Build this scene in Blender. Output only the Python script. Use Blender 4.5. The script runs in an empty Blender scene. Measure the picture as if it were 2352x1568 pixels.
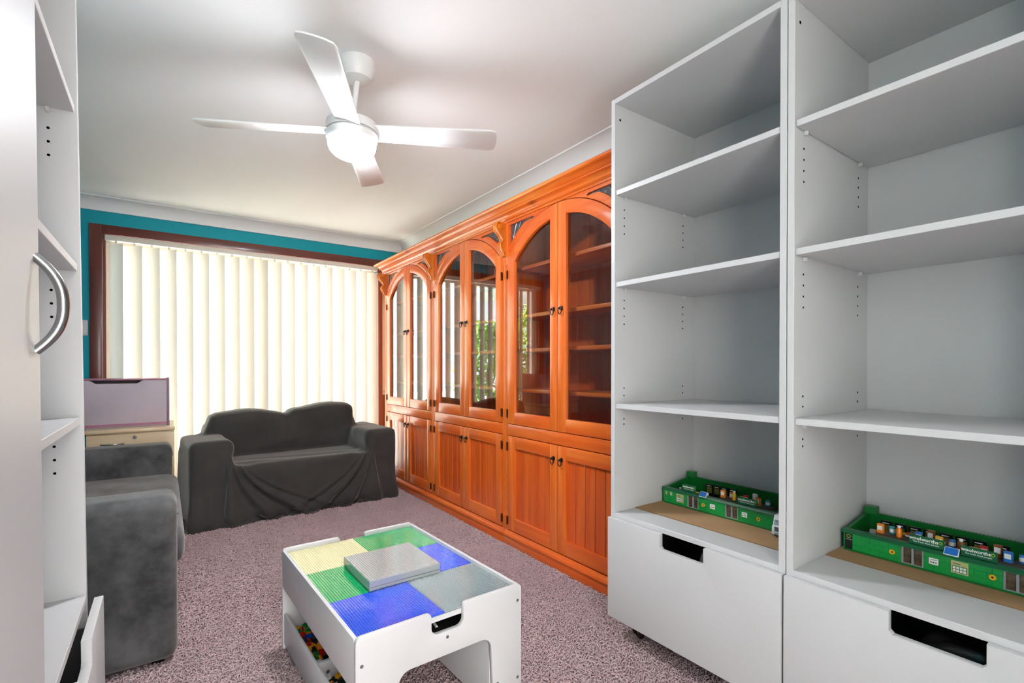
import bpy, bmesh, math, random
import numpy as np
from mathutils import Vector, Matrix
R = math.radians
random.seed(7); rng = np.random.default_rng(7)
SC = bpy.context.scene
COL = SC.collection

# ------------------------------------------------------------------ camera
CAM_H = 1.08; FPX = 1130.0; YAW = 35.2; PITCH = 0.4
cam_d = bpy.data.cameras.new('camera'); cam = bpy.data.objects.new('camera', cam_d); COL.objects.link(cam)
cam_d.sensor_width = 36.0; cam_d.lens = FPX / 2352 * 36.0
cam.location = (0, 0, CAM_H)
cam.rotation_euler = (R(90 - PITCH), 0, R(-YAW))
cam_d.shift_y = (843 - 784 + FPX * math.tan(R(PITCH))) / 2352
cam_d.clip_start = 0.02
SC.camera = cam

# ------------------------------------------------------------------ world, exposure
w = bpy.data.worlds.new('sky'); SC.world = w; w.use_nodes = True
bg = w.node_tree.nodes['Background']
bg.inputs['Color'].default_value = (0.93, 0.97, 1.0, 1); bg.inputs['Strength'].default_value = 4.0
sun_d = bpy.data.lights.new('sun', 'SUN'); sun = bpy.data.objects.new('sun', sun_d); COL.objects.link(sun)
sun_d.energy = 62.0; sun_d.angle = R(0.6); sun_d.color = (1.0, 0.97, 0.92)
sun.location = (12, 8, 12); sun.rotation_euler = (0, R(63), 0)      # well up at the side of the house, never straight in at the window
SC.view_settings.view_transform = 'Standard'; SC.view_settings.look = 'None'
SC.view_settings.gamma = 1.0; SC.view_settings.use_curve_mapping = False
SC.view_settings.exposure = 0.9
LAMP = 150.0

# room measures (metres): X to the right along the window wall, Y away from the doorway
XL, XR, YN, YF, ZC = -0.78, 2.03, -0.62, 4.86, 2.36

# ------------------------------------------------------------------ materials
def lin(h):
    h = h.lstrip('#'); out = []
    for i in (0, 2, 4):
        c = int(h[i:i+2], 16) / 255
        out.append(c / 12.92 if c <= 0.04045 else ((c + 0.055) / 1.055) ** 2.4)
    return (*out, 1.0)
MATS = {}
def mat(name, col, rough=0.5, spec=0.5, metal=0.0, coat=0.0, bump=None, vary=None, sheen=0.0, emit=None, subsurf=0):
    """bump=(scale,strength,distance)  vary=(scale,colour2,contrast[,stretch])"""
    if name in MATS: return MATS[name]
    m = bpy.data.materials.new(name); m.use_nodes = True; nt = m.node_tree; N = nt.nodes; L = nt.links
    b = N['Principled BSDF']; c = lin(col) if isinstance(col, str) else (*col, 1)
    b.inputs['Base Color'].default_value = c; b.inputs['Roughness'].default_value = rough
    b.inputs['Specular IOR Level'].default_value = spec; b.inputs['Metallic'].default_value = metal
    b.inputs['Coat Weight'].default_value = coat; b.inputs['Coat Roughness'].default_value = 0.12
    if sheen:
        b.inputs['Sheen Weight'].default_value = sheen; b.inputs['Sheen Roughness'].default_value = 0.4
    tc = N.new('ShaderNodeTexCoord')
    if vary:
        mp = N.new('ShaderNodeMapping'); L.new(tc.outputs['Object'], mp.inputs['Vector'])
        if len(vary) > 3: mp.inputs['Scale'].default_value = vary[3]
        n = N.new('ShaderNodeTexNoise'); n.inputs['Scale'].default_value = vary[0]; n.inputs['Detail'].default_value = 6
        n.inputs['Roughness'].default_value = 0.6
        L.new(mp.outputs[0], n.inputs['Vector'])
        r = N.new('ShaderNodeValToRGB'); k = vary[2]
        r.color_ramp.elements[0].position = 0.5 - k; r.color_ramp.elements[1].position = 0.5 + k
        r.color_ramp.elements[0].color = c; r.color_ramp.elements[1].color = lin(vary[1])
        L.new(n.outputs['Fac'], r.inputs['Fac']); L.new(r.outputs['Color'], b.inputs['Base Color'])
    if bump:
        n2 = N.new('ShaderNodeTexNoise'); n2.inputs['Scale'].default_value = bump[0]; n2.inputs['Detail'].default_value = 4
        L.new(tc.outputs['Object'], n2.inputs['Vector'])
        bp = N.new('ShaderNodeBump'); bp.inputs['Strength'].default_value = bump[1]; bp.inputs['Distance'].default_value = bump[2]
        L.new(n2.outputs['Fac'], bp.inputs['Height']); L.new(bp.outputs['Normal'], b.inputs['Normal'])
    if emit:
        b.inputs['Emission Color'].default_value = lin(emit[0]); b.inputs['Emission Strength'].default_value = emit[1]
    MATS[name] = m; return m

def wood(name, c_dark, c_mid, c_light, axis, rough=0.3, knots=0.0):
    """stained timber with grain running along `axis` of the object"""
    m = bpy.data.materials.new(name); m.use_nodes = True; nt = m.node_tree; N = nt.nodes; L = nt.links
    b = N['Principled BSDF']; tc = N.new('ShaderNodeTexCoord'); mp = N.new('ShaderNodeMapping')
    sc = [9.0, 9.0, 9.0]; sc[axis] = 0.55; mp.inputs['Scale'].default_value = sc
    L.new(tc.outputs['Object'], mp.inputs['Vector'])
    oi = N.new('ShaderNodeObjectInfo'); ad = N.new('ShaderNodeVectorMath'); ad.operation = 'ADD'
    ml = N.new('ShaderNodeMath'); ml.operation = 'MULTIPLY'; ml.inputs[1].default_value = 37.0
    L.new(oi.outputs['Random'], ml.inputs[0]); L.new(mp.outputs[0], ad.inputs[0]); L.new(ml.outputs[0], ad.inputs[1])
    n = N.new('ShaderNodeTexNoise'); n.inputs['Scale'].default_value = 2.2; n.inputs['Detail'].default_value = 8
    n.inputs['Roughness'].default_value = 0.55; n.inputs['Distortion'].default_value = 0.6
    L.new(ad.outputs[0], n.inputs['Vector'])
    r = N.new('ShaderNodeValToRGB'); e = r.color_ramp.elements
    e[0].position = 0.25; e[0].color = lin(c_dark); e[1].position = 0.75; e[1].color = lin(c_light)
    x = e.new(0.5); x.color = lin(c_mid)
    L.new(n.outputs['Fac'], r.inputs['Fac'])
    out = r.outputs['Color']
    if knots:
        mp2 = N.new('ShaderNodeMapping'); s2 = [6.0, 6.0, 6.0]; s2[axis] = 2.2; mp2.inputs['Scale'].default_value = s2
        L.new(tc.outputs['Object'], mp2.inputs['Vector'])
        v = N.new('ShaderNodeTexVoronoi'); v.inputs['Scale'].default_value = 1.0; L.new(mp2.outputs[0], v.inputs['Vector'])
        kr = N.new('ShaderNodeValToRGB'); kr.color_ramp.elements[0].position = 0.04; kr.color_ramp.elements[0].color = (knots, knots, knots, 1)
        kr.color_ramp.elements[1].position = 0.13; kr.color_ramp.elements[1].color = (0, 0, 0, 1)
        L.new(v.outputs['Distance'], kr.inputs['Fac'])
        mx = N.new('ShaderNodeMix'); mx.data_type = 'RGBA'
        L.new(kr.outputs['Color'], mx.inputs['Factor']); L.new(out, mx.inputs['A']); mx.inputs['B'].default_value = lin('5a1a10')
        out = mx.outputs['Result']
    L.new(out, b.inputs['Base Color'])
    b.inputs['Roughness'].default_value = rough; b.inputs['Coat Weight'].default_value = 0.35; b.inputs['Coat Roughness'].default_value = 0.15
    return m

def glass(name, tint=(1, 1, 1), refl=0.9, rough=0.0, bump=0.0):
    m = bpy.data.materials.new(name); m.use_nodes = True; nt = m.node_tree; N = nt.nodes; L = nt.links
    N.remove(N['Principled BSDF']); out = N['Material Output']
    t = N.new('ShaderNodeBsdfTransparent'); t.inputs['Color'].default_value = (*tint, 1)
    g = N.new('ShaderNodeBsdfGlossy'); g.inputs['Roughness'].default_value = rough
    lw = N.new('ShaderNodeLayerWeight'); lw.inputs['Blend'].default_value = 0.5
    pw_ = N.new('ShaderNodeMath'); pw_.operation = 'POWER'; pw_.inputs[1].default_value = 4.0; L.new(lw.outputs['Facing'], pw_.inputs[0])
    f = N.new('ShaderNodeMath'); f.operation = 'MULTIPLY_ADD'; f.inputs[1].default_value = 1 - refl; f.inputs[2].default_value = refl; L.new(pw_.outputs[0], f.inputs[0])
    mx = N.new('ShaderNodeMixShader')
    L.new(f.outputs[0], mx.inputs[0]); L.new(t.outputs[0], mx.inputs[1]); L.new(g.outputs[0], mx.inputs[2]); L.new(mx.outputs[0], out.inputs['Surface'])
    if bump:
        tc = N.new('ShaderNodeTexCoord'); n = N.new('ShaderNodeTexNoise'); n.inputs['Scale'].default_value = 60
        L.new(tc.outputs['Object'], n.inputs['Vector']); bp = N.new('ShaderNodeBump'); bp.inputs['Strength'].default_value = bump
        bp.inputs['Distance'].default_value = 0.01
        L.new(n.outputs['Fac'], bp.inputs['Height']); L.new(bp.outputs[0], g.inputs['Normal'])
    return m

def fabric_blind():
    m = bpy.data.materials.new('blind_fabric'); m.use_nodes = True; nt = m.node_tree; N = nt.nodes; L = nt.links
    N.remove(N['Principled BSDF']); out = N['Material Output']
    d = N.new('ShaderNodeBsdfDiffuse'); d.inputs['Color'].default_value = lin('d9cdb9')
    t = N.new('ShaderNodeBsdfTranslucent'); t.inputs['Color'].default_value = lin('f0f2f6')
    mx = N.new('ShaderNodeMixShader'); mx.inputs[0].default_value = 0.10
    L.new(d.outputs[0], mx.inputs[1]); L.new(t.outputs[0], mx.inputs[2]); L.new(mx.outputs[0], out.inputs['Surface'])
    return m

WHITE = mat('white_laminate', 'c7c7c8', 0.38, 0.4, vary=(1.5, 'c4c4c5', 0.3))
WHITEF = mat('white_lacquer', 'cdcdcf', 0.30)
CEIL = mat('ceiling_paint', 'f2f2f2', 0.75, 0.2, bump=(40, 0.05, 0.002))
CORN = mat('cornice_paint', 'eceff0', 0.6, 0.3)
TEAL = mat('teal_paint', '0b9fb0', 0.55, 0.3, bump=(120, 0.06, 0.001))
MINT = mat('pale_mint_paint', 'd5e2df', 0.6, 0.3)
CARPET = mat('carpet_backing', 'a3898b', 0.95, 0.1, vary=(30, 'b39a9d', 0.25), bump=(180, 0.8, 0.01))
PILE = mat('carpet_yarn', 'c6aeb0', 0.9, 0.1, vary=(2.2, 'bba2a6', 0.2))
WV = wood('stained_pine_upright', 'cf5616', 'de6a20', 'ee8b3e', 2)
WH = wood('stained_pine_level', 'cb4f14', 'da611d', 'e67a30', 0)
WK = wood('knotty_pine_crown', 'cf5616', 'de6a20', 'f09a48', 0, 0.22, knots=0.8)
WR = wood('redder_pine_board', 'bd4612', 'cd5416', 'dc6822', 2)
GOLD = wood('golden_corbel_pine', 'c05c14', 'd0701c', 'e08c2e', 2, 0.15)
FRAME = wood('dark_meranti', '55221a', '672b22', '76352a', 2, 0.35)
FRAMEH = wood('dark_meranti_level', '55221a', '672b22', '76352a', 0, 0.35)
GLASS = glass('cabinet_glass', (0.86, 0.90, 0.91), 0.05)  # tint deepened to imitate the unlit inside of the bookcase
PANE = glass('window_glass', (0.97, 0.99, 0.99), 0.04)
LEADG = mat('hammered_dark_glass', '3b4044', 0.08, 0.9, bump=(150, 0.7, 0.01), coat=0.6)
LEAD = mat('lead_came', 'a9adb0', 0.3, metal=0.9)
IRON = mat('black_iron', '141312', 0.35, 0.5)
HINGE = mat('bronze_hinge', '3a1c10', 0.4, 0.5, metal=0.5)
CHROME = mat('brushed_steel', '9a9a9a', 0.25, metal=1.0)
BLACK = mat('black_plastic', '0c0c0d', 0.35)
HOLEB = mat('groove_shade', '3a1206', .6)  # dark brown set behind the grooves in place of their shade
HOLE = mat('dark_hole', '050505', 0.9, 0.0)
GREYCAP = mat('grey_screw_cap', '5a5d60', 0.5)
VELVET = mat('charcoal_velvet', '3a3a3b', 0.85, 0.2, vary=(6, '626263', 0.14), sheen=0.35, bump=(260, 0.15, 0.003))
COVER = mat('charcoal_slipcover', '393837', 0.9, 0.15, vary=(5, '42413f', 0.2), sheen=0.45, bump=(420, 0.12, 0.002))
BLIND = fabric_blind()
ALU = mat('white_aluminium', 'ded8cc', 0.35)
BEECH = wood('beech_laminate', 'dcbf98', 'e3c9a4', 'e8d1ae', 0, 0.35)
LILAC = mat('lilac_panel', 'bcaeb8', 0.45, vary=(5, 'c4b6c0', 0.2))
PLUM = mat('plum_rail', 'a86c86', 0.45)
PLUMD = mat('plum_side', '8e6f80', 0.45)
CARD = mat('cardboard', 'b08f6c', 0.9, 0.1, vary=(6, 'a5845f', 0.2))
GREEN = mat('bright_green_plastic', '0c9240', 0.28)
DGREEN = mat('dark_green_plastic', '045c35', 0.3)
MGREEN = mat('mid_green_plastic', '046b28', 0.35)
GREYP = mat('grey_plastic', '8e9296', 0.4)
SKYB = mat('blue_screen', '1f6fc4', 0.25)
YEL = mat('yellow_sticker', 'f2b21c', 0.5)
PAPER = mat('white_paper', 'e8e8e4', 0.6)
TANP = mat('tan_poster', 'b8b184', 0.6)
LIME = mat('lime_mark', '9cc93b', 0.5)
LEAF = mat('garden_leaf', '5f8c34', 0.5, vary=(8, '88b552', 0.2))
PAVE = mat('garden_paving', 'd6d2ca', 0.9)

# ------------------------------------------------------------------ mesh helpers
class MB:
    def __init__(s): s.bm = bmesh.new()
    def _merge(s, bm2, mtx=None):
        me = bpy.data.meshes.new('tmp'); bm2.to_mesh(me); bm2.free()
        if mtx is not None: me.transform(mtx)
        s.bm.from_mesh(me); bpy.data.meshes.remove(me); return s
    def box(s, x0, x1, y0, y1, z0, z1, bev=0.0, seg=2, mtx=None):
        b = bmesh.new(); bmesh.ops.create_cube(b, size=1)
        for v in b.verts:
            v.co = Vector((x0 + (v.co.x + .5) * (x1 - x0), y0 + (v.co.y + .5) * (y1 - y0), z0 + (v.co.z + .5) * (z1 - z0)))
        if bev: bmesh.ops.bevel(b, geom=b.edges[:], offset=bev, segments=seg, affect='EDGES', profile=0.5)
        return s._merge(b, mtx)
    def cyl(s, p0, p1, r0, r1=None, seg=16):
        p0, p1 = Vector(p0), Vector(p1); d = p1 - p0; b = bmesh.new()
        bmesh.ops.create_cone(b, cap_ends=True, segments=seg, radius1=r0, radius2=r0 if r1 is None else r1, depth=d.length)
        q = d.to_track_quat('Z', 'Y').to_matrix().to_4x4()
        return s._merge(b, Matrix.Translation((p0 + p1) / 2) @ q)
    def lathe(s, prof, seg=40, mtx=None):
        b = bmesh.new(); rings = []
        for (r, z) in prof:
            if r < 1e-6: rings.append([b.verts.new((0, 0, z))])
            else: rings.append([b.verts.new((r * math.cos(2 * math.pi * k / seg), r * math.sin(2 * math.pi * k / seg), z)) for k in range(seg)])
        for a, c in zip(rings, rings[1:]):
            if len(a) == 1 and len(c) == 1: continue
            for k in range(seg):
                k2 = (k + 1) % seg
                if len(a) == 1: b.faces.new((a[0], c[k2], c[k]))
                elif len(c) == 1: b.faces.new((a[k], a[k2], c[0]))
                else: b.faces.new((a[k], a[k2], c[k2], c[k]))
        bmesh.ops.recalc_face_normals(b, faces=b.faces[:])
        return s._merge(b, mtx)
    def tube(s, pts, r, seg=10, closed=False, radii=None):
        pts = [Vector(p) for p in pts]; n = len(pts); b = bmesh.new(); rings = []
        up = None
        for i, p in enumerate(pts):
            if closed: t = pts[(i + 1) % n] - pts[i - 1]
            else: t = pts[min(i + 1, n - 1)] - pts[max(i - 1, 0)]
            t.normalize()
            if up is None:
                up = Vector((0, 0, 1)) if abs(t.z) < 0.9 else Vector((1, 0, 0))
            a = t.cross(up).normalized(); c = a.cross(t).normalized(); up = c
            rr = radii[i] if radii else r
            rings.append([b.verts.new(p + (a * math.cos(2 * math.pi * k / seg) + c * math.sin(2 * math.pi * k / seg)) * rr) for k in range(seg)])
        m = n if closed else n - 1
        for i in range(m):
            A, B = rings[i], rings[(i + 1) % n]
            for k in range(seg):
                k2 = (k + 1) % seg; b.faces.new((A[k], A[k2], B[k2], B[k]))
        if not closed:
            b.faces.new(rings[0][::-1]); b.faces.new(rings[-1])
        bmesh.ops.recalc_face_normals(b, faces=b.faces[:])
        return s._merge(b)
    def prism(s, poly, y0, y1, axis='y'):
        """extrude a 2D outline: axis 'y' -> outline in (x,z); axis 'x' -> outline in (y,z); axis 'z' -> (x,y)"""
        b = bmesh.new()
        def P(q, t):
            return (q[0], t, q[1]) if axis == 'y' else ((t, q[0], q[1]) if axis == 'x' else (q[0], q[1], t))
        A = [b.verts.new(P(q, y0)) for q in poly]; B = [b.verts.new(P(q, y1)) for q in poly]; n = len(poly)
        for i in range(n): b.faces.new((A[i], A[(i + 1) % n], B[(i + 1) % n], B[i]))
        b.faces.new(A[::-1]); b.faces.new(B)
        bmesh.ops.recalc_face_normals(b, faces=b.faces[:])
        return s._merge(b)
    def mesh(s, me, mtx=None):
        if mtx is not None: me.transform(mtx)
        s.bm.from_mesh(me); bpy.data.meshes.remove(me); return s
    def data(s, name, m=None, smooth=35):
        me = bpy.data.meshes.new(name); s.bm.to_mesh(me); s.bm.free()
        if m: me.materials.append(m)
        if smooth:
            me.polygons.foreach_set('use_smooth', [True] * len(me.polygons)); me.set_sharp_from_angle(angle=R(smooth))
        return me
    def build(s, name, m, parent=None, loc=(0, 0, 0), rot=(0, 0, 0), smooth=35):
        return put(name, s.data(name, m, smooth), parent, loc, rot)

def put(name, me, parent=None, loc=(0, 0, 0), rot=(0, 0, 0)):
    o = bpy.data.objects.new(name, me); COL.objects.link(o)
    o.location = loc; o.rotation_euler = rot
    if parent: o.parent = parent
    return o

def tag(o, label, cat, group=None):
    o['label'] = label; o['category'] = cat
    if group: o['group'] = group
    return o
def thing(name, label, cat, loc=(0, 0, 0), rz=0.0, group=None, rot=None):
    o = bpy.data.objects.new(name, None); COL.objects.link(o); o.empty_display_size = 0.05
    o.location = loc; o.rotation_euler = rot or (0, 0, rz)
    return tag(o, label, cat, group)
def struct(o): o['kind'] = 'structure'; return o
def stuff(o): o['kind'] = 'stuff'; return o
def copy_tree(o, parent=None):
    c = o.copy(); COL.objects.link(c); c.parent = parent
    for ch in list(o.children): copy_tree(ch, c)
    return c

def plate(outer, holes, depth, bev=0.0):
    """flat board cut to an outline with holes; lies in local XZ, thickness along Y centred on 0"""
    cu = bpy.data.curves.new('c', 'CURVE'); cu.dimensions = '2D'; cu.fill_mode = 'BOTH'
    for ring in [outer] + list(holes):
        sp = cu.splines.new('POLY'); sp.points.add(len(ring) - 1); sp.use_cyclic_u = True
        for p, q in zip(sp.points, ring): p.co = (q[0], q[1], 0, 1)
    cu.extrude = max(depth / 2 - bev, 0.0001)
    if bev: cu.bevel_depth = bev; cu.bevel_resolution = 1; cu.offset = -bev
    o = bpy.data.objects.new('c', cu); COL.objects.link(o)
    me = bpy.data.meshes.new_from_object(o)
    bpy.data.objects.remove(o); bpy.data.curves.remove(cu)
    me.transform(Matrix.Rotation(R(90), 4, 'X'))
    me.materials.clear()
    bm = bmesh.new(); bm.from_mesh(me); bmesh.ops.remove_doubles(bm, verts=bm.verts[:], dist=1e-6)
    bmesh.ops.recalc_face_normals(bm, faces=bm.faces[:]); bm.to_mesh(me); bm.free()
    return me
def text_mesh(body, size, depth=0.0006, bold=False):
    cu = bpy.data.curves.new('t', 'FONT'); cu.body = body; cu.size = size; cu.align_x = 'CENTER'; cu.align_y = 'CENTER'; cu.extrude = depth / 2
    cu.resolution_u = 3
    if bold: cu.offset = size * 0.02
    o = bpy.data.objects.new('t', cu); COL.objects.link(o)
    me = bpy.data.meshes.new_from_object(o); bpy.data.objects.remove(o); bpy.data.curves.remove(cu)
    me.transform(Matrix.Rotation(R(90), 4, 'X')); me.materials.clear()
    return me
def rrect(x0, x1, z0, z1, r, n=5):
    out = []
    for cx, cz, a0 in ((x1 - r, z0 + r, -90), (x1 - r, z1 - r, 0), (x0 + r, z1 - r, 90), (x0 + r, z0 + r, 180)):
        for k in range(n + 1):
            a = R(a0 + 90 * k / n); out.append((cx + r * math.cos(a), cz + r * math.sin(a)))
    return out
def set_mesh(me, m, smooth=35):
    me.materials.append(m)
    if smooth:
        me.polygons.foreach_set('use_smooth', [True] * len(me.polygons)); me.set_sharp_from_angle(angle=R(smooth))
    return me

# ================================================================== the room
FLOOR = struct(MB().box(XL - .12, XR + .12, YN - .12, YF + .14, -0.12, 0.0).build('floor', CARPET))
struct(MB().box(XL - .12, XR + .12, YN - .12, YF + .14, ZC, ZC + 0.1).build('ceiling', CEIL))
struct(MB().box(XR, XR + .12, YN - .12, YF + .14, 0, ZC).build('wall_right', MINT))
struct(MB().box(XL - .12, XL, YN - .12, YF + .14, 0, ZC).build('wall_left', TEAL))
# window wall with its opening (sliding window down to the floor)
WX0, WX1, WZ1 = -0.385, 1.745, 2.09
struct(put('wall_far', set_mesh(plate([(XL, 0), (WX0, 0), (WX0, WZ1), (WX1, WZ1), (WX1, 0), (XR, 0), (XR, ZC), (XL, ZC)], [], 0.14), TEAL, 0), loc=(0, YF + .07, 0)))
# unseen wall behind the viewer; its doorway is added to let light in
struct(put('wall_near', set_mesh(plate([(XL, 0), (-.45, 0), (-.45, 2.06), (.45, 2.06), (.45, 0), (XR, 0), (XR, ZC), (XL, ZC)], [], 0.12), CORN, 0), loc=(0, YN - .06, 0)))
dn = struct(MB().box(0, .898, -.04, 0, .004, 2.058, .002).build('added_door', mat('door_paint', 'e2e2e0', .4), None, (-.449, YN - .06, 0), (0, 0, R(-27))))  # added unseen door, left ajar to limit the light from behind
MB().cyl((.83, -.05, 1.0), (.83, .05, 1.0), .012).box(.72, .84, .04, .053, .99, 1.01, .004).build('door_handle', CHROME, dn)
# cove cornices
def cove(sx, sy):   # profile in (distance from wall, z)
    pts = [(0, ZC - .095), (0, ZC), (.095, ZC), (.095, ZC - .008)]
    for k in range(9):
        a = R(90 + 90 * k / 8)
        pts.append((.088 + .076 * math.cos(a), ZC - .087 + .079 * math.sin(a)))
    pts.append((.012, ZC - .095))
    return pts
struct(MB().prism([(XR - d, z) for d, z in cove(0, 0)], YN, YF).build('trim_1', CORN))
struct(MB().prism([(YF - d, z) for d, z in cove(0, 0)], XL, XR, 'x').build('trim_2', CORN))
struct(MB().prism([(XL + d, z) for d, z in cove(0, 0)], YN, YF).build('trim_3', CORN))
struct(MB().prism([(YN + d, z) for d, z in cove(0, 0)], XL, XR, 'x').build('trim_4', CORN))
# dark timber architrave of the window
ar = struct(MB().box(WX0 - .075, WX0, YF - .028, YF, 0, WZ1 + .072, .004).build('trim_5', FRAME))
MB().box(WX0, XR - .001, YF - .028, YF, WZ1, WZ1 + .072, .004).build('head_board', FRAMEH, ar)
MB().box(WX0, WX0 + .018, YF, YF + .1, 0, WZ1).build('reveal_board', FRAME, ar)
MB().box(WX0 + .018, WX1, YF, YF + .1, WZ1 - .018, WZ1).build('reveal_board', FRAMEH, ar)
PALEF = wood('brown_side_jamb', '6e3520', '7f4028', '8f4d32', 2, 0.4)
MB().box(WX1, WX1 + .05, YF - .05, YF, 0, WZ1, .004).build('side_jamb', PALEF, ar)
MB().box(WX1 + .05, XR - .001, YF - .03, YF, 0, .80, .003).build('side_board', PALEF, ar)
MB().box(WX1 + .05, XR - .001, YF - .03, YF, 1.86, WZ1, .003).build('side_board', PALEF, ar)
sp = MB().box(WX1 + .05, XR - .001, YF - .02, YF, .80, 1.86, .002).build('side_panel', mat('cream_panel', 'efe6d2', .5), ar)
for zz in (.83,):
    for xx in (WX1 + .075, WX1 + .10): MB().cyl((xx, YF - .024, zz), (xx, YF - .019, zz), .004, seg=8).build('screw', CHROME, sp)
# sliding window: white aluminium frame and two panes
wf = struct(put('window_1', set_mesh(plate([(WX0 + .018, 0), (WX1, 0), (WX1, WZ1 - .018), (WX0 + .018, WZ1 - .018)], [[(WX0 + .06, .05), (WX1 - .045, .05), (WX1 - .045, WZ1 - .065), (WX0 + .06, WZ1 - .065)]], .05), ALU), loc=(0, YF + .065, 0)))
xm = (WX0 + WX1) / 2
MB().box(xm - .035, xm + .035, -.03, .02, .05, WZ1 - .065, .003).build('meeting_stile', ALU, wf)
MB().box(WX0 + .06, xm - .035, -.003, .003, .05, WZ1 - .065).build('pane', PANE, wf, smooth=0)
MB().box(xm + .035, WX1 - .045, -.003, .003, .05, WZ1 - .065).build('pane', PANE, wf, smooth=0)
# outside: paving, eave and a few shrubs seen only in the cabinet glass
struct(MB().box(-9, 11, YF + .14, 22, -.25, -.1).build('ground', PAVE))
struct(MB().box(XL - 1, XR + 1, YF + .14, YF + 1.9, 2.16, 2.30).build('roof_eave', CORN))
def shrub(label, x, y, h, rad, n, seed):
    rg = np.random.default_rng(seed)
    t = thing('garden_shrub', label, 'shrub', (x, y, -.1))
    MB().cyl((0, 0, 0), (0, 0, h * .6), .03, .015, 8).build('stem', FRAME, t)
    c = rg.normal(size=(n, 3)); c /= np.linalg.norm(c, axis=1)[:, None]; c *= rg.uniform(.5, 1, (n, 1)) ** .5
    c = c * np.array([rad, rad, h * .46]) + np.array([0, 0, h * .54])
    a = rg.normal(size=(n, 3)); a /= np.linalg.norm(a, axis=1)[:, None]
    b = np.cross(a, rg.normal(size=(n, 3))); b /= np.linalg.norm(b, axis=1)[:, None]
    a *= .09; b *= .03
    V = np.stack([c - a, c + b, c + a, c - b], 1).reshape(-1, 3)
    me = bpy.data.meshes.new('foliage'); me.from_pydata(V.tolist(), [], np.arange(4 * n).reshape(-1, 4).tolist()); me.materials.append(LEAF)
    stuff(put('foliage', me, t))
shrub('leafy green garden shrub close to the paving edge outside the window', -1.0, 7.0, 2.0, .55, 1500, 1)
shrub('taller leafy garden shrub further along outside the window', -2.45, 7.4, 2.6, .75, 2200, 2)

# carpet pile: short curled tufts over the floor in view
def carpet():
    P = []
    for (y0, y1, p) in ((.95, 2.5, .0088), (2.5, 4.35, .0110)):
        xs = np.arange(-.2, 1.70, p); ys = np.arange(y0, y1, p)
        g = np.stack(np.meshgrid(xs, ys), -1).reshape(-1, 2) + rng.uniform(-.5, .5, (len(xs) * len(ys), 2)) * p
        P.append(np.c_[g, np.full(len(g), p)])
    P = np.concatenate(P); x, y, p = P.T
    keep = x > -.2
    # nothing of the floor shows left of the small sofa, nor right of the tall units
    keep &= ~((y > 2.2) & (x < .02)) & ~((y < 1.36) & (x > 1.62)) & ~((y < 1.0) & (x < .25))
    P = P[keep]; x, y, p = P.T; n = len(P)
    a = rng.uniform(0, 2 * np.pi, n); ln = p * rng.uniform(1.3, 2.1, n); bend = rng.uniform(-.9, .9, n)
    z1 = rng.uniform(.003, .0105, n); r = p * .27
    d = np.stack([np.cos(a), np.sin(a)], 1); s_ = np.stack([-np.sin(a), np.cos(a)], 1)
    base = np.stack([x, y], 1)
    cs = []
    for t, zz in ((-.5, .001), (0.0, 1.0), (.5, .55)):
        off = d * (ln * t)[:, None] + s_ * (bend * ln * (t * t - .1))[:, None]
        cs.append(np.c_[base + off, z1 * zz])
    V = np.zeros((n, 9, 3))
    for i, c in enumerate(cs):
        rr = r * (0.8, 1.0, .7)[i]
        for k, ang in enumerate((90, 210, 330)):
            V[:, i * 3 + k, :2] = c[:, :2] + s_ * (rr * math.cos(R(ang)))[:, None]
            V[:, i * 3 + k, 2] = c[:, 2] + rr * math.sin(R(ang))
    f = []
    for i in (0, 1):
        for k in range(3):
            a0, a1, b0, b1 = i * 3 + k, i * 3 + (k + 1) % 3, i * 3 + 3 + k, i * 3 + 3 + (k + 1) % 3
            f += [(a0, a1, b1), (a0, b1, b0)]
    f += [(6, 7, 8)]
    F = (np.arange(n)[:, None, None] * 9 + np.array(f)[None]).reshape(-1)
    me = bpy.data.meshes.new('carpet_pile'); me.vertices.add(n * 9); me.vertices.foreach_set('co', V.reshape(-1))
    nt = len(F) // 3
    me.loops.add(len(F)); me.loops.foreach_set('vertex_index', F.astype(np.int32))
    me.polygons.add(nt); me.polygons.foreach_set('loop_start', np.arange(0, len(F), 3, dtype=np.int32))
    me.polygons.foreach_set('use_smooth', np.ones(nt, bool))
    me.update(); me.validate(); me.materials.append(PILE)
    o = put('carpet_pile', me, FLOOR); stuff(o); o['label'] = 'mauve pink shaggy carpet pile covering the floor'
carpet()

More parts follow.
